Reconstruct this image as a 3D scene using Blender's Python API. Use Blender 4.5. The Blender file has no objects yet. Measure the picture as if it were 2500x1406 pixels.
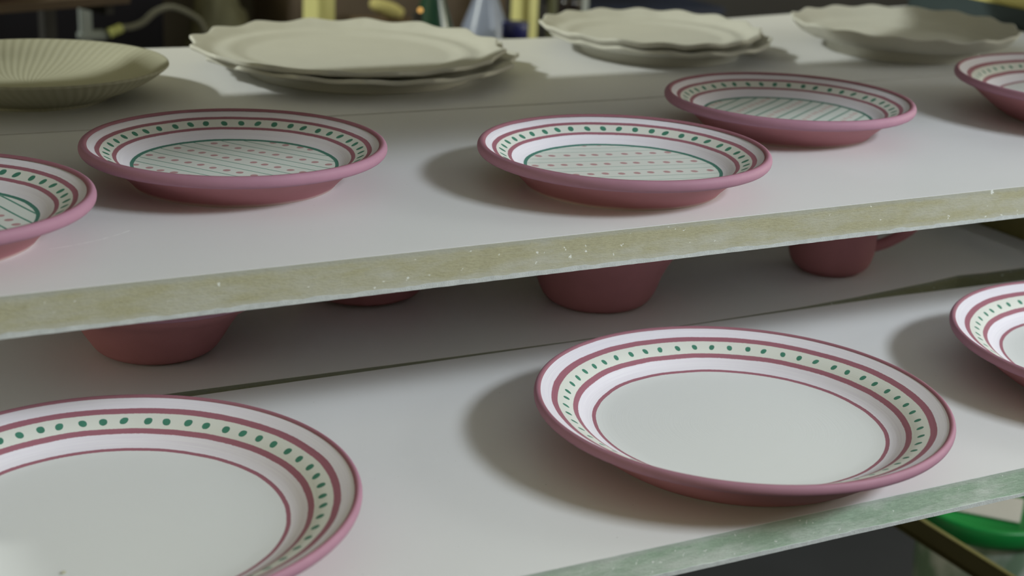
import bpy, bmesh, math, random
from mathutils import Matrix, Vector, noise
random.seed(7)
PI = math.pi
sc = bpy.context.scene
COL = sc.collection

# ------------------------------------------------------------------ camera
cd = bpy.data.cameras.new('camera')
cam = bpy.data.objects.new('camera', cd)
COL.objects.link(cam)
Rv = Vector((0.88834616, -0.45723132, 0.04219732))
Uv = Vector((0.10878639, 0.29885594, 0.94807734))
Fv = Vector((0.44610157, 0.83763038, -0.31522808))
m = Matrix((Rv, Uv, -Fv)).transposed().to_4x4()
m.translation = Vector((0, 0, 0.2801))
cam.matrix_world = m
cd.sensor_width = 36
cd.lens = 54.878
cd.clip_start = 0.02
cd.dof.use_dof = True
cd.dof.focus_distance = 1.06
cd.dof.aperture_fstop = 6.8
sc.camera = cam

# ------------------------------------------------------------------ world and lamps
w = bpy.data.worlds.new('room_air')
sc.world = w
w.use_nodes = True
bg = w.node_tree.nodes['Background']
bg.inputs[0].default_value = (1.0, 0.965, 0.60, 1)
bg.inputs[1].default_value = 0.43


def area_lamp(name, target, toward, dist, size, size_y, power, colour):
    l = bpy.data.lights.new(name, 'AREA')
    l.shape = 'RECTANGLE'
    l.size = size
    l.size_y = size_y
    l.energy = power
    l.color = colour
    o = bpy.data.objects.new(name, l)
    COL.objects.link(o)
    d = Vector(toward).normalized()
    o.location = Vector(target) + d * dist
    o.rotation_euler = d.to_track_quat('Z', 'Y').to_euler()
    return o


# large window light in front of the rack, and a smaller one from the left behind
area_lamp('front_window_light', (0.6, 0.9, 0), (0.76, -1.0, 0.84), 2.6, 0.80, 0.30, 52, (0.85, 0.935, 1.0))
area_lamp('side_window_light', (0.6, 1.3, 0), (-0.80, 0.15, 0.55), 14.0, 0.8, 0.8, 1450, (0.95, 1.0, 0.93))

area_lamp('right_fill_light', (0.9, 1.1, -0.05), (1.0, -0.10, 0.17), 3.0, 1.4, 0.5, 26, (1.0, 0.96, 0.76))  # soft side fill added to lift the shaded areas from the right
area_lamp('right_front_fill_light', (1.1, 1.05, -0.1), (1.0, -0.50, 0.46), 3.0, 1.0, 0.6, 21, (0.96, 1.0, 0.96))  # second right fill, added to brighten the lower shelf under the upper board
area_lamp('left_fill_light', (0.5, 1.05, -0.02), (-1.0, 0.05, 0.18), 3.0, 1.6, 0.5, 6, (1.0, 0.94, 0.66))  # weak fill added on the left to lift the shaded areas

sc.view_settings.view_transform = 'Standard'
sc.view_settings.look = 'None'
sc.view_settings.gamma = 1
sc.view_settings.use_curve_mapping = False
sc.view_settings.exposure = 0


# ------------------------------------------------------------------ node helpers
class NT:
    def __init__(self, name, rough=0.6, spec=0.3):
        self.mat = bpy.data.materials.new(name)
        self.mat.use_nodes = True
        self.t = self.mat.node_tree
        self.b = self.t.nodes['Principled BSDF']
        self.b.inputs['Roughness'].default_value = rough
        self.b.inputs['Specular IOR Level'].default_value = spec

    def put(self, sock, v):
        if isinstance(v, (int, float)):
            sock.default_value = v
        elif isinstance(v, tuple):
            sock.default_value = v if len(v) == len(sock.default_value) else v + (1,)
        else:
            self.t.links.new(v, sock)

    def m(self, op, a, b=0.0, c=0.0):
        n = self.t.nodes.new('ShaderNodeMath')
        n.operation = op
        self.put(n.inputs[0], a)
        self.put(n.inputs[1], b)
        self.put(n.inputs[2], c)
        return n.outputs[0]

    def add(self, a, b): return self.m('ADD', a, b)
    def sub(self, a, b): return self.m('SUBTRACT', a, b)
    def mul(self, a, b): return self.m('MULTIPLY', a, b)
    def lt(self, a, b): return self.m('LESS_THAN', a, b)
    def gt(self, a, b): return self.m('GREATER_THAN', a, b)

    def xyz(self):
        tc = self.t.nodes.new('ShaderNodeTexCoord')
        s = self.t.nodes.new('ShaderNodeSeparateXYZ')
        self.t.links.new(tc.outputs['Object'], s.inputs[0])
        return tc.outputs['Object'], s.outputs[0], s.outputs[1], s.outputs[2]

    def comb(self, x, y, z=0.0):
        n = self.t.nodes.new('ShaderNodeCombineXYZ')
        self.put(n.inputs[0], x)
        self.put(n.inputs[1], y)
        self.put(n.inputs[2], z)
        return n.outputs[0]

    def noise(self, vec, scale, detail=3.0, rough=0.5):
        n = self.t.nodes.new('ShaderNodeTexNoise')
        self.t.links.new(vec, n.inputs['Vector'])
        n.inputs['Scale'].default_value = scale
        n.inputs['Detail'].default_value = detail
        n.inputs['Roughness'].default_value = rough
        return n.outputs['Fac']

    def white(self, vec):
        n = self.t.nodes.new('ShaderNodeTexWhiteNoise')
        n.noise_dimensions = '3D'
        self.t.links.new(vec, n.inputs['Vector'])
        s = self.t.nodes.new('ShaderNodeSeparateColor')
        self.t.links.new(n.outputs['Color'], s.inputs[0])
        return s.outputs[0], s.outputs[1], s.outputs[2]

    def mix(self, f, a, b):
        n = self.t.nodes.new('ShaderNodeMix')
        n.data_type = 'RGBA'
        self.put(n.inputs[0], f)
        self.put(n.inputs[6], a)
        self.put(n.inputs[7], b)
        return n.outputs[2]

    def ramp(self, f, lo, hi):
        n = self.t.nodes.new('ShaderNodeMapRange')
        self.put(n.inputs[0], f)
        n.inputs[1].default_value = lo
        n.inputs[2].default_value = hi
        return n.outputs[0]

    def smooth(self, f, edge, w):     # 1 when f < edge
        n = self.t.nodes.new('ShaderNodeMapRange')
        self.put(n.inputs[0], f)
        n.inputs[1].default_value = edge - w
        n.inputs[2].default_value = edge + w
        n.inputs[3].default_value = 1
        n.inputs[4].default_value = 0
        return n.outputs[0]

    def colour(self, v):
        self.put(self.b.inputs['Base Color'], v)

    def bump(self, h, strength, dist):
        n = self.t.nodes.new('ShaderNodeBump')
        self.t.links.new(h, n.inputs['Height'])
        n.inputs['Strength'].default_value = strength
        n.inputs['Distance'].default_value = dist
        self.t.links.new(n.outputs[0], self.b.inputs['Normal'])


def plain(name, c, rough=0.6, spec=0.3, var=0.15, scale=30, bump=0.0):
    n = NT(name, rough, spec)
    o, x, y, z = n.xyz()
    f = n.noise(o, scale, 4)
    d = tuple(k * (1 - var) for k in c)
    e = tuple(min(1, k * (1 + var)) for k in c)
    n.colour(n.mix(f, d, e))
    if bump:
        n.bump(n.noise(o, scale * 6, 4), bump, 0.001)
    return n.mat


PINK = (0.385, 0.195, 0.268)
MAUVE = (0.33, 0.125, 0.165)
LAV = (0.76, 0.715, 0.79)
CREAM = (0.70, 0.71, 0.66)
GREEN = (0.055, 0.205, 0.14)


def plate_paint(name, bands, dots, centre=None, swirl=0.02):
    """bands: (outer radius, colour) from the rim inward; dots: (radius, count, half width, half height)"""
    n = NT(name, 0.52, 0.35)
    o, x, y, z = n.xyz()
    r0 = n.m('SQRT', n.add(n.mul(x, x), n.mul(y, y)))
    a = n.m('ARCTAN2', y, x)
    wob = n.mul(n.sub(n.noise(o, 28, 2), 0.5), 0.0016)
    fine = n.mul(n.sub(n.noise(o, 700, 2), 0.5), 0.0005)
    r = n.add(r0, n.add(wob, fine))
    col = bands[0][1]
    brush = n.noise(n.comb(n.mul(r0, 1400), n.mul(a, 1.6), 0.0), 1.0, 2)
    for R, c in bands[1:]:
        if c is LAV:
            c = n.mix(n.ramp(brush, 0.35, 0.75), tuple(k * (1 - swirl) for k in LAV), (0.80, 0.77, 0.82))
        if c is MAUVE:
            c = n.mix(brush, tuple(k * 0.86 for k in MAUVE), tuple(k * 1.16 for k in MAUVE))
        col = n.mix(n.smooth(r, R, 0.00018), col, c)
    # dabs of green between the two rings
    rd, cnt, hw, hh = dots
    t = n.mul(a, cnt / (2 * PI))
    cell = n.m('FLOOR', t)
    j1, j2, j3 = n.white(n.comb(cell, 3.0, 1.0))
    u = n.mul(n.add(n.sub(n.sub(t, cell), 0.5), n.mul(n.sub(j1, 0.5), 0.18)), 2 * PI * rd / cnt)
    v = n.add(n.sub(r, rd), n.mul(n.sub(j2, 0.5), 0.0008))
    u = n.add(u, n.mul(v, n.mul(n.sub(j3, 0.35), 0.5)))
    e = n.add(n.m('POWER', n.m('ABSOLUTE', n.m('DIVIDE', u, hw)), 2.2),
              n.m('POWER', n.m('ABSOLUTE', n.m('DIVIDE', v, hh)), 2.2))
    gcol = n.mix(n.noise(o, 160, 2), tuple(k * 0.75 for k in GREEN), tuple(k * 1.3 for k in GREEN))
    col = n.mix(n.smooth(e, 1.0, 0.12), col, gcol)
    if centre:
        ang, off, P, gap, lw, rmax, step, dr, dcol, soft, lstr = centre
        ca, sa = math.cos(ang), math.sin(ang)
        s = n.add(n.mul(x, ca), n.mul(y, sa))
        wv = n.mul(n.sub(n.noise(o, 14, 1), 0.5), 0.0022)
        tt = n.add(n.sub(n.sub(n.mul(y, ca), n.mul(x, sa)), off), wv)
        k = n.add(n.m('DIVIDE', tt, P), 0.5)
        row = n.m('FLOOR', k)
        loc = n.mul(n.sub(n.sub(k, row), 0.5), P)
        line = n.smooth(n.m('ABSOLUTE', n.sub(n.m('ABSOLUTE', loc), gap)), lw, 0.00015)
        inside = n.lt(r0, rmax)
        lst = n.mul(n.mul(line, inside), n.add(lstr, n.mul(n.noise(o, 60, 1), 0.35)))
        plate_c = n.mix(0.5, col, (0.66, 0.74, 0.69))
        gl = n.mul(n.smooth(n.m('ABSOLUTE', n.sub(n.m('ABSOLUTE', loc), P / 2)), P / 2 - gap, 0.0002), inside)
        col = n.mix(n.mul(gl, 0.6), col, plate_c)       # the pale wash between each pair of lines
        col = n.mix(n.m('MINIMUM', lst, 1.0), col, (0.09, 0.27, 0.20))
        ss = n.m('DIVIDE', s, step)
        cel = n.m('FLOOR', ss)
        q1, q2, q3 = n.white(n.comb(cel, row, 7.0))
        du = n.mul(n.add(n.sub(n.sub(ss, cel), 0.5), n.mul(n.sub(q1, 0.5), 0.2)), step)
        dv = n.add(loc, n.mul(n.sub(q2, 0.5), 0.0014))
        dd = n.m('SQRT', n.add(n.mul(du, du), n.mul(n.mul(dv, dv), 0.85)))
        dd = n.add(dd, n.mul(n.sub(n.noise(o, 300, 1), 0.5), 0.0008))
        col = n.mix(n.mul(n.mul(n.smooth(dd, dr, soft), inside), 0.85), col, dcol)
    n.colour(col)
    n.bump(n.noise(n.comb(n.mul(r0, 900), n.mul(a, 1.0), 0.0), 1.0, 2), 0.10, 0.0006)
    return n.mat


SB = [(9, PINK), (0.0996, LAV), (0.0943, MAUVE), (0.0911, CREAM), (0.0829, MAUVE), (0.0801, LAV),
      (0.0715, (0.06, 0.20, 0.155)), (0.0690, (0.72, 0.735, 0.69))]
SDOT = (0.0870, 44, 0.0023, 0.0025)
LB = [(9, PINK), (0.1329, LAV), (0.1254, MAUVE), (0.1212, CREAM), (0.1105, MAUVE), (0.1070, LAV),
      (0.0975, MAUVE), (0.0949, (0.71, 0.72, 0.72))]
LDOT = (0.1155, 56, 0.0019, 0.0022)
DOTP = (0.46, 0.20, 0.22)


def stripes(deg, off, lw=0.00055, soft=0.0003, dcol=DOTP, lstr=0.55, dr=0.0026, step=0.0112):
    return (math.radians(deg), off, 0.0278, 0.0086, lw, 0.0690, step, dr, dcol, soft, lstr)


M_pink = plain('pink_glaze', PINK, 0.6, 0.25, 0.07, 90, 0.06)


def rim_paint(name, rc):
    n = NT(name, 0.6, 0.25)
    o, x, y, z = n.xyz()
    r = n.m('SQRT', n.add(n.mul(x, x), n.mul(y, y)))
    r = n.add(r, n.mul(n.sub(n.noise(o, 30, 2), 0.5), 0.0012))
    f = n.noise(o, 90, 4)
    pk = n.mix(f, tuple(k * 0.93 for k in PINK), tuple(k * 1.07 for k in PINK))
    n.colour(n.mix(n.smooth(r, rc, 0.0007), pk, (0.31, 0.130, 0.165)))
    n.bump(n.noise(o, 500, 3), 0.06, 0.001)
    return n.mat


def foot_paint():
    n = NT('pink_underside_fading', 0.65, 0.2)
    o, x, y, z = n.xyz()
    f = n.noise(o, 60, 4)
    c = n.mix(f, (0.41, 0.175, 0.20), (0.48, 0.21, 0.235))
    zz = n.add(z, n.mul(n.sub(n.noise(o, 40, 2), 0.5), 0.0016))
    n.colour(n.mix(n.mul(n.smooth(zz, 0.0014, 0.0012), 0.7), c, (0.70, 0.60, 0.55)))
    return n.mat


M_rim = {'s': rim_paint('rim_paint_small', 0.1024), 'l': rim_paint('rim_paint_large', 0.1349)}
M_plfoot = foot_paint()
M_foot = plain('pink_underside', (0.42, 0.18, 0.20), 0.65, 0.2, 0.09, 60, 0.06)
M_clay = plain('raw_clay', (0.55, 0.54, 0.48), 0.85, 0.1, 0.05, 25, 0.06)
M_clay2 = plain('raw_clay_dark', (0.47, 0.455, 0.345), 0.85, 0.1, 0.06, 25, 0.05)


def melamine(scratch=None):
    n = NT('white_melamine', 0.34, 0.42)
    o, x, y, z = n.xyz()
    f = n.noise(o, 6, 3)
    c = n.mix(f, (0.735, 0.735, 0.735), (0.775, 0.77, 0.785))
    d = n.noise(n.comb(n.mul(x, 4), n.mul(y, 60)), 1.0, 3)
    sm = n.ramp(n.noise(o, 9, 5, 0.65), 0.60, 0.74)
    c = n.mix(n.mul(sm, 0.35), c, (0.83, 0.83, 0.83))
    speck = n.gt(n.noise(o, 420, 1), 0.80)
    c = n.mix(n.mul(speck, 0.5), c, (0.3, 0.28, 0.22))
    if scratch:
        ax, ay, bx_, by_ = scratch
        L = math.hypot(bx_ - ax, by_ - ay)
        ux, uy = (bx_ - ax) / L, (by_ - ay) / L
        px_, py_ = n.sub(x, ax), n.sub(y, ay)
        al = n.m('DIVIDE', n.add(n.mul(px_, ux), n.mul(py_, uy)), L)
        ac = n.sub(n.sub(n.mul(py_, ux), n.mul(px_, uy)), n.mul(n.mul(al, n.sub(1.0, al)), -0.016))
        on = n.mul(n.mul(n.gt(al, 0.0), n.lt(al, 1.0)), n.smooth(n.m('ABSOLUTE', ac), 0.0007, 0.0006))
        on = n.mul(on, n.ramp(n.noise(n.comb(n.mul(al, 9), 0.0, 0.0), 1.0, 3), 0.35, 0.6))
        c = n.mix(n.mul(on, 0.75), c, (0.95, 0.95, 0.95))
    n.colour(c)
    n.put(n.b.inputs['Roughness'], n.add(0.30, n.mul(f, 0.14)))
    return n.mat


M_mel = melamine()


def core_mat(name, base, dark, pale, chips, grain, patch=0.55, keep=0.80, big=1.0):
    n = NT(name, 0.85, 0.15)
    o, x, y, z = n.xyz()
    st = n.noise(n.comb(n.mul(x, 60), n.mul(y, 60), n.mul(z, 500)), 1.0, 5, 0.65)
    c = n.mix(st, dark, base)
    g = n.noise(n.comb(n.mul(x, 260), n.mul(y, 260), n.mul(z, 900)), 1.0, 4, 0.7)
    c = n.mix(n.ramp(g, 0.35, 0.8), c, tuple(min(1, k * 1.18) for k in base))
    p = n.noise(n.comb(n.mul(x, 22), n.mul(y, 22), n.mul(z, 90)), 1.0, 5, 0.62)
    c = n.mix(n.mul(n.ramp(p, 0.42, 0.66), patch), c, pale)
    q = n.noise(n.comb(n.mul(x, 75), 0.0, n.mul(z, 160)), 1.0, 6, 0.75)
    c = n.mix(n.mul(n.ramp(q, 1 - chips, 1 - chips + 0.05), 0.85), c, (0.80, 0.82, 0.80))
    tz = n.add(z, n.mul(n.sub(n.noise(n.comb(n.mul(x, 120), 0.0, 0.0), 1.0, 4), 0.5), 0.0040))
    c = n.mix(n.mul(n.sub(1.0, n.smooth(tz, -0.0030, 0.0012)), 0.55), c, tuple(0.5 * (a + b) * 0.85 for a, b in zip(pale, (0.42, 0.44, 0.44))))
    c = n.mix(n.mul(n.smooth(tz, -0.0195, 0.0012), 0.5), c, pale)
    for sc_, rad in ((95, 0.11 * big), (190, 0.16)):
        vo = n.t.nodes.new('ShaderNodeTexVoronoi')
        vo.inputs['Scale'].default_value = sc_
        warp = n.comb(n.add(x, n.mul(n.sub(n.noise(o, 420, 4), 0.5), 0.0060)), 0.37, n.add(z, n.mul(n.sub(n.noise(o, 390, 4), 0.5), 0.0060)))
        n.t.links.new(warp, vo.inputs['Vector'])
        sp_ = n.t.nodes.new('ShaderNodeSeparateColor')
        n.t.links.new(vo.outputs['Color'], sp_.inputs[0])
        rr = n.mul(rad, n.add(0.4, n.mul(sp_.outputs[1], 1.1)))
        spot = n.mul(n.lt(vo.outputs['Distance'], rr), n.gt(sp_.outputs[0], keep))
        c = n.mix(n.mul(spot, 0.8), c, (0.80, 0.82, 0.79))
    n.colour(c)
    n.bump(g, grain, 0.0012)
    return n.mat


M_core_up = core_mat('raw_board_edge_beige', (0.395, 0.375, 0.255), (0.345, 0.325, 0.215), (0.48, 0.475, 0.42), 0.315, 0.4, 0.7, 0.74, 1.3)
M_core_lo = core_mat('raw_board_edge_green', (0.36, 0.46, 0.36), (0.27, 0.37, 0.28), (0.60, 0.64, 0.59), 0.34, 0.35, 0.85, 0.62, 0.8)
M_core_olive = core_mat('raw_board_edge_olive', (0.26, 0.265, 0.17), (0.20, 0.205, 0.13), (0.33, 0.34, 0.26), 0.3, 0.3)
M_dust = plain('dusty_laminate_edge', (0.52, 0.54, 0.54), 0.8, 0.1, 0.25, 200, 0.4)


# ------------------------------------------------------------------ mesh helpers
def obj(name, bm, mat, parent=None, smooth=True, loc=None):
    me = bpy.data.meshes.new(name)
    bmesh.ops.recalc_face_normals(bm, faces=bm.faces)
    bm.to_mesh(me)
    bm.free()
    me.materials.append(mat)
    if smooth:
        for p in me.polygons:
            p.use_smooth = True
    o = bpy.data.objects.new(name, me)
    COL.objects.link(o)
    if parent is not None:
        o.parent = parent
    if loc:
        o.location = loc
    return o


def thing(name, label, cat, loc=(0, 0, 0), rotz=0, group=None):
    o = bpy.data.objects.new(name, None)
    o.empty_display_size = 0.02
    COL.objects.link(o)
    o.location = loc
    o.rotation_euler = (0, 0, rotz)
    o['label'] = label
    o['category'] = cat
    if group:
        o['group'] = group
    return o


def tag(o, label, cat, group=None):
    o['label'] = label
    o['category'] = cat
    if group:
        o['group'] = group
    return o


def struct(o):
    o['kind'] = 'structure'
    return o


def bx(bm, x0, x1, y0, y1, z0, z1, bev=0.0):
    r = bmesh.ops.create_cube(bm, size=1)
    for v in r['verts']:
        v.co = Vector((x0 + (v.co.x + .5) * (x1 - x0), y0 + (v.co.y + .5) * (y1 - y0), z0 + (v.co.z + .5) * (z1 - z0)))
    if bev:
        es = list({e for v in r['verts'] for e in v.link_edges})
        bmesh.ops.bevel(bm, geom=es, offset=bev, segments=2, affect='EDGES')
    return bm


def box(name, mat, dims, parent=None, bev=0.001):
    bm = bmesh.new()
    bx(bm, *dims, bev=bev)
    return obj(name, bm, mat, parent, smooth=False)


def lathe(prof, seg=160, closed=False, rfun=None, zfun=None, bm=None, off=(0, 0, 0)):
    """revolve (r, z) points about z; a point with r == 0 is a pole"""
    bm = bm or bmesh.new()
    rings = []
    for r, z in prof:
        if r == 0:
            rings.append([bm.verts.new((off[0], off[1], z + off[2]))])
            continue
        ring = []
        for i in range(seg):
            a = 2 * PI * i / seg
            rr = rfun(r, z, a) if rfun else r
            zz = zfun(r, z, a) if zfun else z
            ring.append(bm.verts.new((rr * math.cos(a) + off[0], rr * math.sin(a) + off[1], zz + off[2])))
        rings.append(ring)
    n = len(rings)
    for k in range(n if closed else n - 1):
        A, B = rings[k], rings[(k + 1) % n]
        if len(A) == 1 and len(B) == 1:
            continue
        for i in range(seg):
            j = (i + 1) % seg
            if len(A) == 1:
                bm.faces.new((A[0], B[i], B[j]))
            elif len(B) == 1:
                bm.faces.new((A[i], A[j], B[0]))
            else:
                bm.faces.new((A[i], A[j], B[j], B[i]))
    return bm


def spline(pts, n=6):
    """Catmull-Rom through (r, z) points"""
    out = []
    for i in range(len(pts) - 1):
        p0 = pts[max(i - 1, 0)]
        p1, p2 = pts[i], pts[i + 1]
        p3 = pts[min(i + 2, len(pts) - 1)]
        for k in range(n):
            t = k / n
            out.append(tuple(0.5 * (2 * p1[c] + (p2[c] - p0[c]) * t + (2 * p0[c] - 5 * p1[c] + 4 * p2[c] - p3[c]) * t * t
                                    + (3 * p1[c] - p0[c] - 3 * p2[c] + p3[c]) * t ** 3) for c in range(len(p1))))
    out.append(pts[-1])
    return out


def tube(pts, rad, mat, name, parent=None, seg=12, cyclic=False):
    cu = bpy.data.curves.new(name, 'CURVE')
    cu.dimensions = '3D'
    s = cu.splines.new('POLY')
    P = spline(pts, 6) if len(pts) > 2 else pts
    s.points.add(len(P) - 1)
    for q, p in zip(s.points, P):
        q.co = (*p, 1)
    cu.bevel_depth = rad
    cu.bevel_resolution = 4
    cu.use_fill_caps = True
    o = bpy.data.objects.new(name, cu)
    dg = bpy.context.evaluated_depsgraph_get()
    COL.objects.link(o)
    dg.update()
    me = bpy.data.meshes.new_from_object(o.evaluated_get(bpy.context.evaluated_depsgraph_get()))
    bpy.data.objects.remove(o)
    me.materials.clear()
    me.materials.append(mat)
    for p in me.polygons:
        p.use_smooth = True
    r = bpy.data.objects.new(name, me)
    COL.objects.link(r)
    if parent is not None:
        r.parent = parent
    return r


# ------------------------------------------------------------------ setting
FZ = -0.95
M_floor = plain('dark_floor', (0.017, 0.018, 0.021), 0.6, 0.3, 0.35, 4, 0.1)
M_wall = plain('workshop_wall', (0.060, 0.050, 0.038), 0.9, 0.1, 0.5, 2.5)
struct(box('floor', M_floor, (-3.5, 6.0, -3.0, 4.2, FZ - 0.1, FZ), bev=0))
struct(box('wall_front', M_wall, (-1.5, 6.0, -3.1, -3.0, FZ, 1.8), bev=0))
struct(box('wall_back', M_wall, (-3.5, 6.0, 4.2, 4.3, FZ, 2.4), bev=0))


# ------------------------------------------------------------------ shelf boards
def poly_slab(name, pts, z0, z1, mat, parent, bot_jit=None):
    bm = bmesh.new()
    top = [bm.verts.new((x, y, z1)) for x, y in pts]
    bot = [bm.verts.new((x, y, z0 + (bot_jit(x, y) if bot_jit else 0))) for x, y in pts]
    bm.faces.new(top)
    bm.faces.new(list(reversed(bot)))
    n = len(pts)
    for i in range(n):
        j = (i + 1) % n
        bm.faces.new((top[i], bot[i], bot[j], top[j]))
    return obj(name, bm, mat, parent, smooth=False)


def fine(pts, a, b, step):
    """points along the straight run a-b at the given step"""
    n = max(1, int(math.dist(a, b) / step))
    return [(a[0] + (b[0] - a[0]) * i / n, a[1] + (b[1] - a[1]) * i / n) for i in range(n)]


def board(name, label, front, back, ztop, thick, core, ragged=0.0, group=None):
    """front, back: polylines from left to right"""
    t = thing(name, label, 'shelf board', (0, 0, ztop), 0, group)
    fr = []
    for a, b in zip(front[:-1], front[1:]):
        fr += fine(None, a, b, 0.004)
    fr.append(front[-1])
    outline = fr + list(reversed(back))
    lam = 0.0004
    poly_slab('top_laminate', outline, -lam, 0, M_mel, t)
    n0 = {}

    def jit(x, y):
        return 0.0
    poly_slab('board_core', [(x, y + 0.00025 * (noise.noise(Vector((x * 90, 3, 0)))) if i < len(fr) else y)
                             for i, (x, y) in enumerate(outline)], -thick + 0.0006, -lam, core, t)
    # lower laminate: its broken edge shows as a pale uneven line below the raw core
    bm = bmesh.new()
    tp = [bm.verts.new((x, y, -thick + 0.0005)) for x, y in outline]
    bt = [bm.verts.new((x, y, -thick)) for x, y in outline]
    bm.faces.new(tp)
    bm.faces.new(list(reversed(bt)))
    for i in range(len(outline)):
        k = (i + 1) % len(outline)
        bm.faces.new((tp[i], bt[i], bt[k], tp[k]))
    obj('bottom_laminate', bm, M_mel, t, smooth=False)
    bm = bmesh.new()
    lip = []
    for x, y in fr:
        k = noise.noise(Vector((x * 60, 1.3, 0))) + 0.6 * noise.noise(Vector((x * 300, 5.3, 0)))
        zt = -thick + 0.0022 + ragged * (0.0005 + 0.0010 * k)
        zb = -thick - 0.0002 + ragged * 0.00018 * noise.noise(Vector((x * 210, 9.3, 0)))
        lip.append([bm.verts.new(p) for p in ((x, y + 0.0006, zt), (x, y - 0.0006, zt), (x, y - 0.0006, zb), (x, y + 0.0006, zb))])
    for A, B in zip(lip[:-1], lip[1:]):
        for q in range(4):
            bm.faces.new((A[q], A[(q + 1) % 4], B[(q + 1) % 4], B[q]))
    bm.faces.new(lip[0])
    bm.faces.new(list(reversed(lip[-1])))
    obj('laminate_edge', bm, M_dust, t, smooth=False)
    return t


XL = -0.052
YU = 0.8273
YL = 0.6709
ZL = -0.1413
up_front = board('shelf_board', 'white shelf board with raw beige edge under the striped pink plates',
                 [(XL, YU), (1.29, YU)], [(XL, 1.212), (0.26, 1.203), (0.75, 1.190), (1.15, 1.2085), (1.29, 1.211)],
                 0.0, 0.0245, M_core_up, 1.0)
for ch in up_front.children:
    if ch.name.startswith('top_laminate'):
        ch.data.materials[0] = melamine((0.1708, 0.9033, 0.2246, 0.9262))
up_back = board('shelf_board', 'white shelf board at the back carrying the unglazed scalloped platters',
                [(XL, 1.2150), (0.26, 1.2058), (0.75, 1.1935), (1.15, 1.2115), (1.45, 1.216)],
                [(XL, 1.56), (0.394, 1.546), (0.80, 1.512), (0.84, 1.511), (0.98, 1.56), (1.09, 1.582), (1.24, 1.605), (1.45, 1.63)],
                0.0, 0.0245, M_core_up, 0.5)
lo_front = board('shelf_board', 'white shelf board with green speckled edge under the large plain plates',
                 [(XL, YL), (1.145, YL)], [(XL, 0.985), (0.5, 0.985), (0.9, 0.985), (1.145, 0.975)],
                 ZL, 0.0210, M_core_lo, 0.6)
lo_back = board('shelf_board', 'white shelf board in shade under the pink bowls and the mug',
                [(XL, 0.999), (0.10, 0.997), (0.28, 0.9955), (0.36, 0.9935), (0.46, 0.9905), (0.58, 0.9880), (0.7, 0.9874), (0.80, 0.990), (0.87, 0.9955),
                 (0.96, 1.006), (1.0, 1.0125), (1.03, 1.0095), (1.145, 1.008)],
                [(XL, 1.40), (1.145, 1.40)], ZL, 0.0210, M_core_olive, 0.4)
board('shelf_board', 'white shelf board above the plates, over the top of the picture, back edge bent to cast shade',
      [(-0.357, 0.80), (1.45, 0.80)], [(-0.357, 1.43), (0.05, 1.43), (0.055, 1.362), (0.775, 1.362), (1.055, 1.51), (1.45, 1.60)], 0.235, 0.0245, M_core_up, 0.5)  # unseen back edge shaped to cast shade across the bowl and right platter
board('shelf_board', 'added white board above the rack, out of view, to block side light',
      [(-0.62, 0.60), (1.45, 0.60)], [(-0.62, 1.36), (1.45, 1.36)], 0.445, 0.0245, M_core_up, 0.5)  # unseen board added to keep the side light off the lower front

# ------------------------------------------------------------------ the steel rack
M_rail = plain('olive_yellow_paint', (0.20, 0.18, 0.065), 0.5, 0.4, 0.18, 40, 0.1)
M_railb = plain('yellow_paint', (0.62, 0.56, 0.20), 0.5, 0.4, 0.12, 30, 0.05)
rack = thing('storage_rack', 'olive yellow painted angle iron rack carrying the white shelf boards', 'rack', (0, 0, FZ))


def rbox(name, mat, d, bev=0.0008):
    d = (d[0], d[1], d[2], d[3], d[4] - FZ, d[5] - FZ)
    return box(name, mat, d, rack, bev)


def angle_rail(x, y0, y1, ztop, board_t, side=1, flange=0.030, rise=0.020, mat=None):
    """L rail along y: flat flange under the board, upright flange at x, painted"""
    zb = ztop - board_t
    bm = bmesh.new()
    s = side
    X = sorted
    a = X([x - s * flange, x + s * 0.003])
    bx(bm, a[0], a[1], y0, y1, zb - 0.0032 - FZ, zb - 0.0004 - FZ, bev=0.0006)
    b = X([x + s * 0.0005, x + s * 0.0040])
    bx(bm, b[0], b[1], y0, y1, zb - 0.0032 - FZ, ztop + rise - board_t * 0 - FZ, bev=0.0006)
    return obj('side_rail', bm, mat or M_rail, rack, smooth=False)


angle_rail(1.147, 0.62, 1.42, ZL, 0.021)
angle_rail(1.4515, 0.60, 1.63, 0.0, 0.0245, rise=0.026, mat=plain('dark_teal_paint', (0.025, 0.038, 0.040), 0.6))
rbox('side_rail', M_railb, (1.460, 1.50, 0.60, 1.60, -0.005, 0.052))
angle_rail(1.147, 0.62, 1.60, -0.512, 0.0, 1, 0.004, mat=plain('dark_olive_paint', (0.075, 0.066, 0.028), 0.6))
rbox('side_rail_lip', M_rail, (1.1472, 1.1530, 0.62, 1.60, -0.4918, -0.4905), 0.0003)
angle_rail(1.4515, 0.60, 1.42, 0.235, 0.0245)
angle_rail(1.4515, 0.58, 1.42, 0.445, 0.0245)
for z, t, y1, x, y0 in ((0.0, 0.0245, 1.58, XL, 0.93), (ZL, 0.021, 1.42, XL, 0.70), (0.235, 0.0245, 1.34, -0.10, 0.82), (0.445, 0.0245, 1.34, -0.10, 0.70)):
    rbox('side_rail', M_rail, (x - 0.002, x + 0.03, y0, y1 - 0.02, z - t - 0.0040, z - t - 0.0004))
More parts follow.
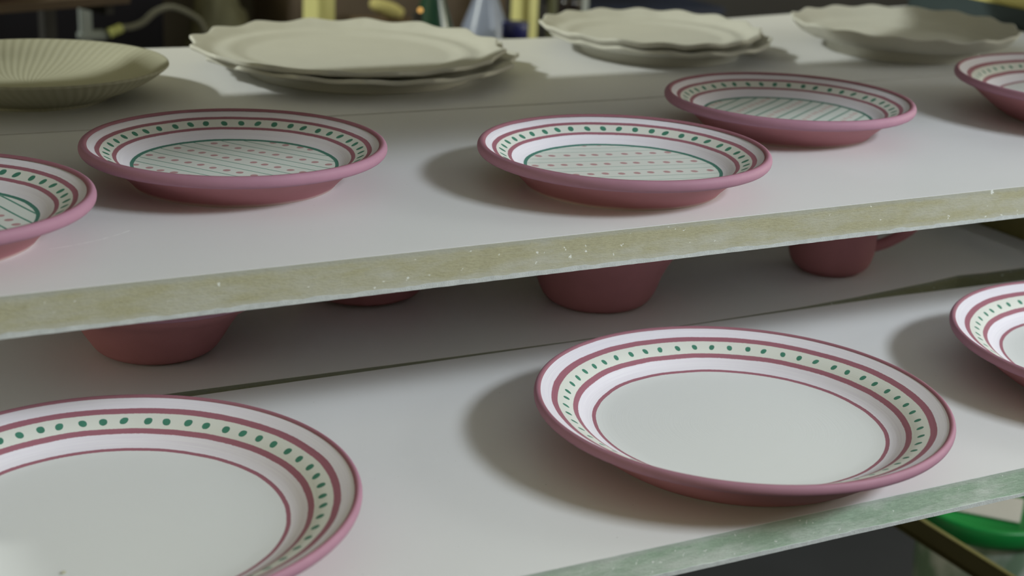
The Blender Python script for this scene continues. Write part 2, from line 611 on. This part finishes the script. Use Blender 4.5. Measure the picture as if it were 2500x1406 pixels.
for (x0, y0, ztop) in ((-0.115, 0.66, 0.42), (-0.115, 1.235, 0.2055), (1.502, 0.68, 0.46), (1.502, 1.235, 0.46), (1.152, 0.63, -0.14), (1.152, 0.95, -0.17)):
    bm = bmesh.new()
    bx(bm, x0, x0 + 0.032, y0, y0 + 0.004, 0, ztop - FZ, bev=0.0006)
    bx(bm, x0, x0 + 0.004, y0 + 0.004, y0 + 0.036, 0, ztop - FZ, bev=0.0006)
    obj('post', bm, M_rail, rack, smooth=False)


# ------------------------------------------------------------------ painted plates
def roll(r, z, ar, az, a0, a1, n=12):
    return [(r + ar * math.cos(a0 + (a1 - a0) * i / n), z + az * math.sin(a0 + (a1 - a0) * i / n)) for i in range(n + 1)]


def seamless(bm):
    return bm


def make_plate(name, label, x, y, z, size, paint, group=None, rot=0.0):
    t = thing(name, label, 'plate', (x, y, z), rot, group)
    if size == 's':
        inner = spline([(0.1001, 0.0278), (0.0970, 0.0262), (0.0943, 0.0246), (0.0912, 0.0234), (0.0870, 0.0213), (0.0829, 0.0194), (0.0800, 0.0181),
                        (0.0757, 0.0152), (0.0715, 0.0129), (0.0683, 0.0121)], 5) + [(0.060, 0.0118), (0.04, 0.0117), (0.02, 0.0117), (0, 0.0117)]
        rc, zc, ar, az = 0.1018, 0.0252, 0.0033, 0.0042
        under = spline([(0.1004, 0.0213), (0.0950, 0.0196), (0.0895, 0.0170), (0.0820, 0.0120), (0.0760, 0.0070), (0.0715, 0.0025), (0.0696, 0.0)], 5)
        foot = [(0.0696, 0.0), (0.0660, 0.0), (0.0650, 0.0018), (0.0, 0.0018)]
    else:
        inner = spline([(0.1333, 0.0357), (0.1290, 0.0334), (0.1254, 0.0316), (0.1211, 0.0297), (0.1155, 0.0272), (0.1105, 0.0243), (0.1070, 0.0222),
                        (0.1020, 0.0188), (0.0977, 0.0168), (0.0946, 0.0160)], 5) + [(0.085, 0.0156), (0.06, 0.0154), (0.03, 0.0154), (0, 0.0154)]
        rc, zc, ar, az = 0.1346, 0.0332, 0.0025, 0.0036
        under = spline([(0.1335, 0.0299), (0.1270, 0.0266), (0.1200, 0.0222), (0.1110, 0.0150), (0.1010, 0.0075), (0.0925, 0.0020), (0.0886, 0.0)], 5)
        foot = [(0.0886, 0.0), (0.0845, 0.0), (0.0830, 0.0020), (0.0, 0.0020)]
    obj('dish', lathe(inner, 192), paint, t)
    obj('rolled_rim', lathe(roll(rc, zc, ar, az, math.radians(140), math.radians(-115), 14), 192), M_rim[size], t)
    obj('underside', lathe(under + foot[1:], 192), M_plfoot, t)
    return t


G1 = 'small striped pink plates on the upper shelf'
make_plate('dinner_plate', 'pink rimmed striped plate cut by the left edge of the picture, upper shelf', 0.1022, 0.9474, 0, 's',
           plate_paint('paint_steep_stripes', SB, SDOT, stripes(-75.4, 0.0453 - 0.0278, lw=0.0008, lstr=0.8)), G1)
make_plate('dinner_plate', 'pink rimmed plate with slanting green stripes, left of centre on upper shelf', 0.3223, 1.0216, 0, 's',
           plate_paint('paint_slanting_stripes', SB, SDOT, stripes(-56, 0.0113, lw=0.00055, lstr=0.75)), G1)
make_plate('dinner_plate', 'pink rimmed plate with nearly level green stripes, in front of another on upper shelf', 0.5794, 0.9271, 0, 's',
           plate_paint('paint_level_stripes', SB, SDOT, stripes(-10.9, 0.0148, lw=0.0006, lstr=0.3, soft=0.0005)), G1)
make_plate('dinner_plate', 'pink rimmed striped plate tucked behind another, below the scalloped platters', 0.8130, 1.0445, 0, 's',
           plate_paint('paint_cross_stripes', SB, (0.0870, 44, 0.0021, 0.0026),
                       stripes(32.7, 0.0118, lw=0.0011, lstr=0.6, soft=0.0006, dcol=(0.60, 0.36, 0.34), dr=0.0021, step=0.0085)), G1)
G2 = 'large pink banded plates with plain centres'
PL = plate_paint('paint_plain_centre', LB, LDOT)
PL2 = plate_paint('paint_plain_centre_large_dots', LB, (0.1155, 56, 0.0025, 0.0024))
make_plate('dinner_plate', 'large plain centred pink banded plate at the right edge, upper shelf', 1.1333, 0.9932, 0, 'l', PL, G2)
make_plate('dinner_plate', 'large pink banded plate with plain white centre, whole, on the lower shelf', 0.5850, 0.7700, ZL, 'l', PL, G2, 0.3)
make_plate('dinner_plate', 'large pink banded plate filling the bottom left corner, lower shelf', 0.1761, 0.7877, ZL, 'l', PL2, G2, 1.1)
make_plate('dinner_plate', 'large pink banded plate cut by the right edge, lower shelf', 0.9381, 0.7577, ZL, 'l', PL, G2, 2.0)
# crumb of clay left in the bottom left plate
bm = bmesh.new()
bmesh.ops.create_icosphere(bm, subdivisions=1, radius=0.0016)
for v in bm.verts:
    v.co = Vector((v.co.x * 1.0, v.co.y * 0.7, v.co.z * 0.45)) * (1 + 0.3 * random.random())
tag(obj('clay_crumb', bm, M_clay2, smooth=False, loc=(0.1387, 0.7415, ZL + 0.0160)), 'tiny olive crumb lying in the bottom left plate', 'crumb')


# ------------------------------------------------------------------ unglazed scalloped platters
def make_platter(name, label, x, y, z, R, H, n, amp, ph, mat=None, group=None, rotz=0.0, tilt=(0, 0), foot=0.0110):
    t = thing(name, label, 'platter', (x, y, z), rotz, group)
    t.rotation_euler = (tilt[0], tilt[1], rotz)
    fr = (0.66 if foot > 0.0115 else 0.70 if foot > 0.004 else 0.60) * R

    def wave(a):
        s = abs(math.sin(n * (a + ph) / 2))
        return 1.0 - amp * (math.sqrt(s * s + 0.012) - 0.11)

    def rf(r, zz, a):
        k = max(0.0, (r / R - 0.80) / 0.20)
        irr = 1 + 0.006 * math.sin(3 * a + 1) * k
        return r * (1 + (wave(a) - 1) * k ** 1.3) * irr

    def zf(r, zz, a):
        k = max(0.0, (r / R - 0.80) / 0.20)
        return zz + k * (0.0012 * math.cos(n * (a + ph)) + 0.0008 * math.sin(2 * a + 0.7))
    fh = foot
    q = H - fh
    prof = spline([(fr - 0.007, 0.0), (fr - 0.0005, 0.0), (fr + 0.0005, 0.0012), (fr + 0.001, fh * 0.8), (fr + 0.003, fh), (0.82 * R, fh + q * 0.12), (0.92 * R, fh + q * 0.38), (R - 0.001, H - 0.0042),
                   (R + 0.0006, H - 0.0015), (R - 0.0012, H), (0.93 * R, fh + q * 0.80), (0.84 * R, fh + q * 0.46), (0.75 * R, fh + 0.0045 + q * 0.10), (0.68 * R, fh + 0.0035), (0.64 * R, fh + 0.0024), (0.60 * R, fh + 0.0022)], 5)
    prof = [(0, 0.0012 if fh < 0.004 else fh - 0.001), (fr - 0.009, 0.0012 if fh < 0.004 else fh - 0.001)] + prof + [(0.3 * R, fh + 0.0022), (0, fh + 0.0022)]
    bm = lathe(prof, 384, False, rf, zf)
    obj('body', bm, mat or M_clay, t)
    return t


GP = 'unglazed scalloped platters on the back board'
make_platter('scalloped_platter', 'biggest grey scalloped platter, lying on top of its twin at back left', 0.5478, 1.3800, 0.0135, 0.1500, 0.0138, 16, 0.050, 0.10, group=GP, foot=0.0018)
make_platter('scalloped_platter', 'grey scalloped platter lying under the biggest one at back left', 0.5580, 1.3745, 0.0002, 0.1520, 0.0205, 16, 0.055, 0.16, group=GP, rotz=0.2)
make_platter('scalloped_platter', 'grey scalloped platter on top of the stack of two, back right of centre', 0.8981, 1.4002, 0.0135, 0.1180, 0.0158, 16, 0.028, 0.05, group=GP, foot=0.0018)
make_platter('scalloped_platter', 'grey scalloped platter under another one, back right of centre', 0.9075, 1.3960, 0.0002, 0.1190, 0.0212, 16, 0.028, 0.12, group=GP)
make_platter('scalloped_platter', 'single grey scalloped platter at the back right corner of the picture', 1.1928, 1.3400, 0.0002, 0.1251, 0.0320, 16, 0.022, 0.0, group=GP, foot=0.012)


def ribbed():
    n = NT('raw_clay_ribbed', 0.8, 0.15)
    o, x, y, z = n.xyz()
    a = n.m('ARCTAN2', y, x)
    r = n.m('SQRT', n.add(n.mul(x, x), n.mul(y, y)))
    s = n.m('SINE', n.add(n.mul(a, 84), n.mul(r, 260)))
    n.colour(n.mix(n.ramp(n.mul(s, n.noise(o, 30, 2)), -0.7, 0.7), (0.36, 0.35, 0.26), (0.41, 0.40, 0.31)))
    n.bump(s, 0.16, 0.0008)
    return n.mat


b = thing('clay_bowl', 'olive grey ribbed shallow clay bowl at the back left corner', 'bowl', (0.2483, 1.3404, 0.0))
Rb, Hb = 0.1115, 0.030
pr = spline([(0.056, 0), (0.0605, 0.0), (0.0625, 0.003), (0.078, 0.0085), (0.097, 0.0175), (0.1105, Hb - 0.003), (0.1118, Hb - 0.001), (0.1100, Hb), (0.100, Hb - 0.0055),
             (0.085, 0.0150), (0.065, 0.0088), (0.045, 0.0065)], 5)
obj('body', lathe([(0, 0.0018), (0.052, 0.0018)] + pr + [(0.02, 0.0060), (0, 0.0060)], 200), ribbed(), b)


# ------------------------------------------------------------------ pink bowls and the mug under the upper board
def make_bowl(name, label, x, y, rf_, prof, group):
    t = thing(name, label, 'bowl', (x, y, ZL), 0, group)
    outer = spline([(rf_ - 0.003, 0.0), (rf_, 0.0)] + prof, 6)
    rt, zt = prof[-1]
    inner = [(max(r - 0.004, 0.002), max(z2, 0.006)) for r, z2 in reversed(outer) if z2 > 0.004]
    body = [(0, 0.002), (rf_ - 0.005, 0.002)] + outer + [(rt - 0.001, zt + 0.0018), (rt - 0.003, zt + 0.0015)] + inner + [(0, 0.006)]
    obj('body', lathe(body, 128), M_foot, t)
    obj('rolled_rim', lathe(roll(rt, zt, 0.0028, 0.0028, 0, 2 * PI * 15 / 16, 15), 128, closed=True), M_pink, t)
    return t


GB = 'pink bowls in the shade under the upper shelf'
BP = [(0.0450, 0.004), (0.0520, 0.012), (0.0600, 0.026), (0.0670, 0.038), (0.0780, 0.046), (0.0860, 0.056)]
make_bowl('pink_bowl', 'wide pink bowl half hidden below the upper shelf, left', 0.280, 1.086, 0.036, [(0.0440, 0.004), (0.0500, 0.012), (0.0580, 0.025), (0.0660, 0.035), (0.0790, 0.044), (0.0900, 0.054)], GB)
make_bowl('pink_bowl', 'wide pink bowl half hidden below the upper shelf, centre', 0.651, 1.070, 0.038,
          [(0.0440, 0.004), (0.0490, 0.012), (0.0540, 0.026), (0.0610, 0.040), (0.0730, 0.056), (0.0820, 0.066)], GB)
make_bowl('pink_bowl', 'pink bowl farthest back, only a sliver showing below the upper shelf', 0.4725, 1.152, 0.030, BP, GB)
mg = thing('pink_mug', 'pink mug with its handle to the right under the upper shelf', 'mug', (0.8975, 1.070, ZL))
mo = [(0, 0.003), (0.022, 0.003), (0.024, 0.0), (0.027, 0.0)] + spline([(0.028, 0.0012), (0.034, 0.006), (0.0375, 0.014), (0.0395, 0.030), (0.0400, 0.085)], 5)
mo += [(0.0395, 0.087), (0.0370, 0.087), (0.0362, 0.084), (0.0358, 0.030), (0.033, 0.012), (0.02, 0.007), (0, 0.006)]
obj('cup', lathe(mo, 96), M_foot, mg)
tube([(0.0335, -0.016, 0.022), (0.046, -0.022, 0.027), (0.062, -0.030, 0.0385), (0.071, -0.034, 0.052), (0.066, -0.032, 0.068), (0.034, -0.016, 0.076)], 0.0052, M_foot, 'handle', mg)

# ------------------------------------------------------------------ tub with a green lid, bottom right
M_lid = plain('green_plastic', (0.010, 0.27, 0.055), 0.35, 0.5, 0.12, 12)
M_lab = plain('white_paper', (0.62, 0.60, 0.58), 0.7, 0.2, 0.08, 14)


def tub_mat():
    n = NT('clear_plastic', 0.3, 0.5)
    o, x, y, z = n.xyz()
    f = n.noise(n.comb(n.mul(x, 14), n.mul(y, 14), n.mul(z, 10)), 1.0, 4)
    n.colour(n.mix(n.ramp(f, 0.4, 0.62), (0.18, 0.27, 0.19), (0.66, 0.68, 0.68)))
    n.b.inputs['Transmission Weight'].default_value = 0.0
    return n.mat


M_tub = tub_mat()
tx, ty, tz = 1.298, 1.216, -0.515
tub = thing('storage_tub', 'round clear tub with bright green lid beside the rack, bottom right', 'tub', (tx, ty, tz - 0.16))
obj('tub_body', lathe([(0, 0), (0.068, 0), (0.072, 0.004), (0.078, 0.13), (0.080, 0.142), (0.076, 0.142), (0.070, 0.01), (0, 0.006)], 96), M_tub, tub)
ld = obj('lid', lathe([(0, 0.150), (0.070, 0.150), (0.0725, 0.1535), (0.0825, 0.160), (0.0880, 0.160), (0.0895, 0.157), (0.0895, 0.148), (0.0870, 0.1425), (0.0855, 0.1360),
                       (0.0845, 0.1360), (0.0845, 0.1436), (0, 0.1436)], 96), M_lid, tub)
bm = bmesh.new()
bx(bm, -0.052, 0.040, -0.032, 0.036, 0.1506, 0.1522, bev=0.0003)
lb = obj('paper_label', bm, M_lab, tub, smooth=False)
lb.rotation_euler = (0, 0, math.radians(-49))
tub['label'] = 'round clear tub with bright green lid and white label beside the rack'
M_crate = plain('grey_plastic', (0.20, 0.20, 0.19), 0.6, 0.3, 0.2, 20)
ct = thing('crate', 'grey slatted crate standing on the floor under the green lidded tub', 'crate', (tx, ty, FZ))
zt = tz - 0.16 - FZ
for k in range(5):
    z0 = k * (zt - 0.02) / 5
    box('slat', M_crate, (-0.085, 0.085, -0.085, -0.073, z0 + 0.004, z0 + 0.042), ct)
    box('slat', M_crate, (-0.085, 0.085, 0.073, 0.085, z0 + 0.004, z0 + 0.042), ct)
for sx in (-1, 1):
    for sy in (-1, 1):
        cx = 0.070 * sx
        cy = 0.0625 * sy
        box('corner_post', M_crate, (cx - 0.012, cx + 0.012, cy - 0.0095, cy + 0.0095, 0, zt - 0.008), ct)
box('crate_top', M_crate, (-0.085, 0.085, -0.085, 0.085, zt - 0.008, zt), ct)

# ------------------------------------------------------------------ blurred workshop behind the rack
M_wood = plain('brown_wood', (0.115, 0.075, 0.040), 0.6, 0.3, 0.3, 8)
M_dark = plain('dark_cloth', (0.012, 0.011, 0.014), 0.9, 0.1, 0.4, 6, 0.2)
M_dark2 = plain('dark_panel', (0.030, 0.028, 0.026), 0.7, 0.2, 0.3, 3)
M_pipe = plain('pale_grey_paint', (0.24, 0.26, 0.25), 0.5, 0.4, 0.15, 20)
M_hose = plain('grey_rubber', (0.13, 0.125, 0.10), 0.7, 0.2, 0.25, 30)
M_olive = plain('olive_cloth', (0.085, 0.080, 0.050), 0.85, 0.1, 0.5, 14, 0.3)
M_brownc = plain('brown_cloth', (0.125, 0.095, 0.070), 0.85, 0.1, 0.4, 12, 0.3)
M_yel = plain('yellow_post_paint', (0.60, 0.57, 0.24), 0.5, 0.3, 0.1, 10)
M_spo = plain('yellow_sponge', (0.42, 0.37, 0.15), 0.95, 0.05, 0.25, 40, 0.4)
M_blue = plain('blue_plastic', (0.015, 0.018, 0.11), 0.4, 0.4, 0.2, 20)
M_navy = plain('navy_plastic', (0.008, 0.012, 0.028), 0.5, 0.3, 0.3, 10)
TZ = -0.30
tb = thing('work_table', 'dark wooden work table behind the rack, under the bottles', 'table', (0, 0, FZ))
box('tabletop', M_wood, (0.985, 3.0, 2.05, 3.0, TZ - 0.03 - FZ, TZ - FZ), tb)
for x0, y0 in ((1.0, 2.08), (2.92, 2.08), (1.0, 2.92), (2.92, 2.92)):
    box('leg', M_wood, (x0, x0 + 0.05, y0, y0 + 0.05, 0, TZ - 0.0305 - FZ), tb)


def glassy(name, c, rough, trans, alpha_c=None):
    n = NT(name, rough, 0.5)
    o, x, y, z = n.xyz()
    n.colour(n.mix(n.noise(o, 25, 2), tuple(k * 0.8 for k in c), c))
    n.b.inputs['Transmission Weight'].default_value = trans
    return n.mat


def bottle(label, x, y, c, capc, trans, R=0.043, H=0.30, rough=0.15):
    t = thing('bottle', label, 'bottle', (x, y, TZ))
    h = H / 0.30
    sh = 0.135 * h
    pr = [(0, 0.004), (R * 0.7, 0.0), (R * 0.95, 0.006), (R, 0.015), (R, 0.06 * h), (R * 0.96, 0.065 * h), (R, 0.07 * h), (R, sh), (R * 0.97, sh + 0.012), (R * 0.80, sh + 0.045 * h), (R * 0.55, sh + 0.085 * h),
          (R * 0.36, sh + 0.115 * h), (0.0135, sh + 0.130 * h), (0.0130, H - 0.018), (0.0130, H - 0.016), (0.010, H - 0.016), (0, H - 0.017)]
    obj('bottle_body', lathe(spline(pr, 3), 64), glassy('bottle_plastic', c, rough, trans), t)
    cb = [(0, H), (0.0135, H), (0.015, H - 0.0015), (0.015, H - 0.0155), (0.0138, H - 0.0158)]
    obj('cap', lathe(cb, 32), capc, t)
    return t


bottle('dark green plastic bottle standing behind the biggest scalloped platter', 1.058, 2.30, (0.010, 0.045, 0.026), M_navy, 0.0, 0.043, 0.285)
bottle('bluish clear plastic bottle beside the green bottle, behind the platters', 1.203, 2.40, (0.30, 0.34, 0.46), M_navy, 0.3, 0.052, 0.255, 0.25)
j = thing('jar', 'small squat jar with dark blue lid by the rear yellow post', 'jar', (1.209, 2.30, TZ))
obj('glass', lathe([(0, 0), (0.024, 0), (0.026, 0.004), (0.026, 0.145), (0.021, 0.153), (0.021, 0.156), (0, 0.156)], 48), glassy('jar_glass', (0.34, 0.38, 0.14), 0.3, 0.2), j)
obj('lid', lathe([(0.0205, 0.155), (0.0225, 0.156), (0.0225, 0.180), (0.021, 0.182), (0, 0.182)], 48), M_blue, j)
# orange highlight imitated by a small glowing bead on a stem
lb_ = thing('amber_highlight', 'tiny glowing bead standing in for an orange highlight beside the green bottle', 'highlight', (1.018, 2.235, TZ))
box('bead_stem', M_dark2, (-0.017, -0.005, 0.005, 0.017, 0, 0.212), lb_)
ne = NT('amber_highlight_glow', 0.3, 0.5)
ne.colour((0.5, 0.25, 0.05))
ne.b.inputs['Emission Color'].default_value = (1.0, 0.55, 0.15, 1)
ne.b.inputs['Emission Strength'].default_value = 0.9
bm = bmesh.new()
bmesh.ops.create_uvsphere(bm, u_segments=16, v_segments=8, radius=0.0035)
obj('highlight_bead', bm, ne.mat, lb_, loc=(-0.011, 0.001, 0.217))

# posts of the rack behind
tag(box('yellow_post', M_yel, (0.930, 0.952, 2.46, 2.556, FZ, 1.6), None, 0.002), 'pale yellow upright post on the floor behind the biggest scalloped platter', 'post')
tag(box('yellow_post', M_yel, (1.340, 1.360, 2.50, 2.57, TZ, 1.6), None, 0.002), 'pale yellow post on the table beside the jar and pale canister', 'post')
pc = thing('canister', 'pale grey canister behind the left side of the second platter stack', 'canister', (1.450, 2.55, TZ))
obj('body', lathe([(0, 0), (0.036, 0), (0.038, 0.003), (0.038, 0.26), (0.034, 0.268), (0, 0.27)], 48), M_pipe, pc)
obj('lid', lathe([(0.0385, 0.262), (0.040, 0.262), (0.040, 0.276), (0.036, 0.279), (0, 0.279)], 48), M_pipe, pc)
db = thing('dark_bottle', 'narrow dark brown bottle between yellow post and pale canister', 'bottle', (1.345, 2.36, TZ))
obj('bottle_body', lathe(spline([(0, 0), (0.020, 0), (0.022, 0.004), (0.022, 0.20), (0.021, 0.212), (0.012, 0.235), (0.010, 0.262), (0, 0.263)], 3), 40), glassy('brown_glass', (0.012, 0.008, 0.008), 0.2, 0.0), db)
obj('cap', lathe([(0.0112, 0.258), (0.0125, 0.259), (0.0125, 0.276), (0, 0.277)], 24), M_dark2, db)
bd = thing('cardboard_box', 'brown cardboard box behind the green bottle', 'box', (1.20, 2.80, TZ))
box('carton', M_brownc, (-0.24, 0.20, -0.10, 0.12, 0, 0.30), bd, 0.003)
box('tape', M_wood, (-0.24, 0.20, -0.03, 0.03, 0.3002, 0.3012), bd, 0)
bm = bmesh.new()
bmesh.ops.create_uvsphere(bm, u_segments=32, v_segments=16, radius=1)
for v in bm.verts:
    v.co = Vector((math.copysign(abs(v.co.x) ** 0.7, v.co.x) * 0.032, math.copysign(abs(v.co.y) ** 0.7, v.co.y) * 0.02, math.copysign(abs(v.co.z) ** 0.7, v.co.z) * 0.013)) \
        * (1 + 0.08 * noise.noise(v.co * 3))
sp = obj('sponge', bm, M_spo, loc=(1.105, 2.60, -0.137))
sp.rotation_euler = (0, math.radians(20), 0)
tag(sp, 'dull yellow oval sponge on a block behind the biggest platter', 'sponge')
blk = box('wooden_block', M_wood, (1.05, 1.15, 2.57, 2.64, TZ, -0.156), None, 0.002)
tag(blk, 'dark brown wooden block under the yellow sponge', 'block')
nb = thing('storage_bin', 'dark navy plastic bin behind the second platter stack', 'bin', (1.70, 2.72, TZ))
bm = bmesh.new()
bx(bm, -0.14, 0.14, -0.10, 0.10, 0, 0.125, bev=0.006)
obj('bin_body', bm, M_navy, nb, smooth=False)
box('bin_rim', M_navy, (-0.15, 0.15, -0.11, 0.11, 0.1255, 0.142), nb, 0.003)
pn = box('dark_partition', M_dark2, (1.30, 3.4, 3.10, 3.14, FZ, 0.6), None, 0.002)
tag(pn, 'dark grey partition standing behind the two right hand platters', 'partition')

# left: pipe with an elbow, hose, dark sheet and a plank shelf
hp = thing('grey_pipe', 'pale grey upright pipe with an elbow, behind the ribbed clay bowl', 'pipe', (0, 0, FZ))
tube([(0.547, 2.50, 1.2), (0.547, 2.50, 0.82), (0.548, 2.50, 0.81), (0.549, 2.50, 0.0)], 0.0075, M_pipe, 'pipe_run', hp)
bm = bmesh.new()
bx(bm, 0.535, 0.580, 2.488, 2.512, 0.795, 0.808, bev=0.003)
obj('elbow', bm, M_pipe, hp, smooth=False)
bm = bmesh.new()
bx(bm, 0.538, 0.556, 2.490, 2.510, 0.80, 0.86, bev=0.003)
obj('coupling', bm, M_pipe, hp, smooth=False)
hs = thing('hose', 'thin grey hose with a yellow grip running from the grey pipe', 'hose', (0, 0, 0))
tube([(0.580, 2.49, -0.149), (0.600, 2.50, -0.140), (0.620, 2.50, -0.138), (0.639, 2.50, -0.131), (0.656, 2.50, -0.117), (0.675, 2.50, -0.109), (0.693, 2.50, -0.110), (0.720, 2.50, -0.123), (0.737, 2.50, -0.142),
      (0.75, 2.50, -0.20), (0.752, 2.50, -0.40), (0.752, 2.50, -0.94)], 0.0052, M_hose, 'hose_run', hs)
tube([(0.581, 2.488, -0.1445), (0.602, 2.498, -0.139)], 0.0078, plain('yellow_green_grip', (0.30, 0.31, 0.10), 0.6), 'grip', hs)
ds = box('dark_cabinet', M_dark, (-0.6, 0.74, 2.75, 3.2, FZ, 0.5), None, 0.004)
tag(ds, 'black cabinet in the dark behind the ribbed clay bowl', 'cabinet')
# plank shelf in the top left corner, with a plate on it
ps = thing('plank_shelf', 'narrow brown plank shelf in the top left corner', 'shelf', (0.366, 2.188, -0.050), math.radians(17))
box('plank', plain('reddish_plank', (0.075, 0.052, 0.036), 0.7, 0.2, 0.3, 12), (-0.25, 0.20, 0, 0.20, -0.012, 0), ps, 0.001)
box('bracket', M_dark2, (-0.20, -0.185, 0.02, 0.18, -0.029, -0.0122), ps, 0.001)
box('bracket', M_dark2, (0.17, 0.185, 0.02, 0.18, -0.029, -0.0122), ps, 0.001)
box('leg', M_dark2, (-0.20, -0.18, 0.19, 0.2095, FZ + 0.05, -0.0294), ps, 0.001)
box('leg', M_dark2, (0.165, 0.185, 0.19, 0.2095, FZ + 0.05, -0.0294), ps, 0.001)
t = thing('dinner_plate', 'blurred pink plate on the plank shelf in the top left corner', 'plate', (0.325, 2.275, -0.050))
obj('body', lathe([(0, 0.003), (0.05, 0.003), (0.052, 0), (0.056, 0), (0.068, 0.008), (0.085, 0.022), (0.0865, 0.0245), (0.084, 0.0245), (0.066, 0.012), (0.055, 0.008), (0, 0.007)], 64), M_pink, t)


def lump(name, label, x, y, z, sx, sy, sz, mat, seed):
    bm = bmesh.new()
    bmesh.ops.create_icosphere(bm, subdivisions=4, radius=1)
    for v in bm.verts:
        c = v.co.copy()
        k = 1 + 0.22 * noise.noise(c * 1.6 + Vector((seed, 0, 0))) + 0.10 * noise.noise(c * 4 + Vector((0, seed, 0)))
        c = c * k
        v.co = Vector((c.x * sx, c.y * sy, max(c.z, -0.6) * sz))
    o = obj(name, bm, mat, loc=(x, y, z))
    tag(o, label, 'cloth')
    return o


lt = thing('low_table', 'low dark table behind the biggest platter, left of the yellow post', 'table', (0, 0, FZ))
box('tabletop', M_dark2, (0.775, 0.915, 2.2, 2.95, 0.60, 0.63), lt)
for x0, y0 in ((0.777, 2.22), (0.88, 2.22), (0.777, 2.9), (0.88, 2.9)):
    box('leg', M_dark2, (x0, x0 + 0.03, y0, y0 + 0.03, 0, 0.5995), lt)
zt2 = FZ + 0.63
lump('crumpled_cloth', 'crumpled brownish cloth heap left of the yellow post', 0.845, 2.45, zt2 + 0.6 * 0.105, 0.055, 0.10, 0.105, M_brownc, 3.1)
lump('crumpled_cloth', 'crumpled olive cloth heap on the low table, behind the brownish one', 0.84, 2.75, zt2 + 0.6 * 0.135, 0.055, 0.10, 0.135, M_olive, 8.4)
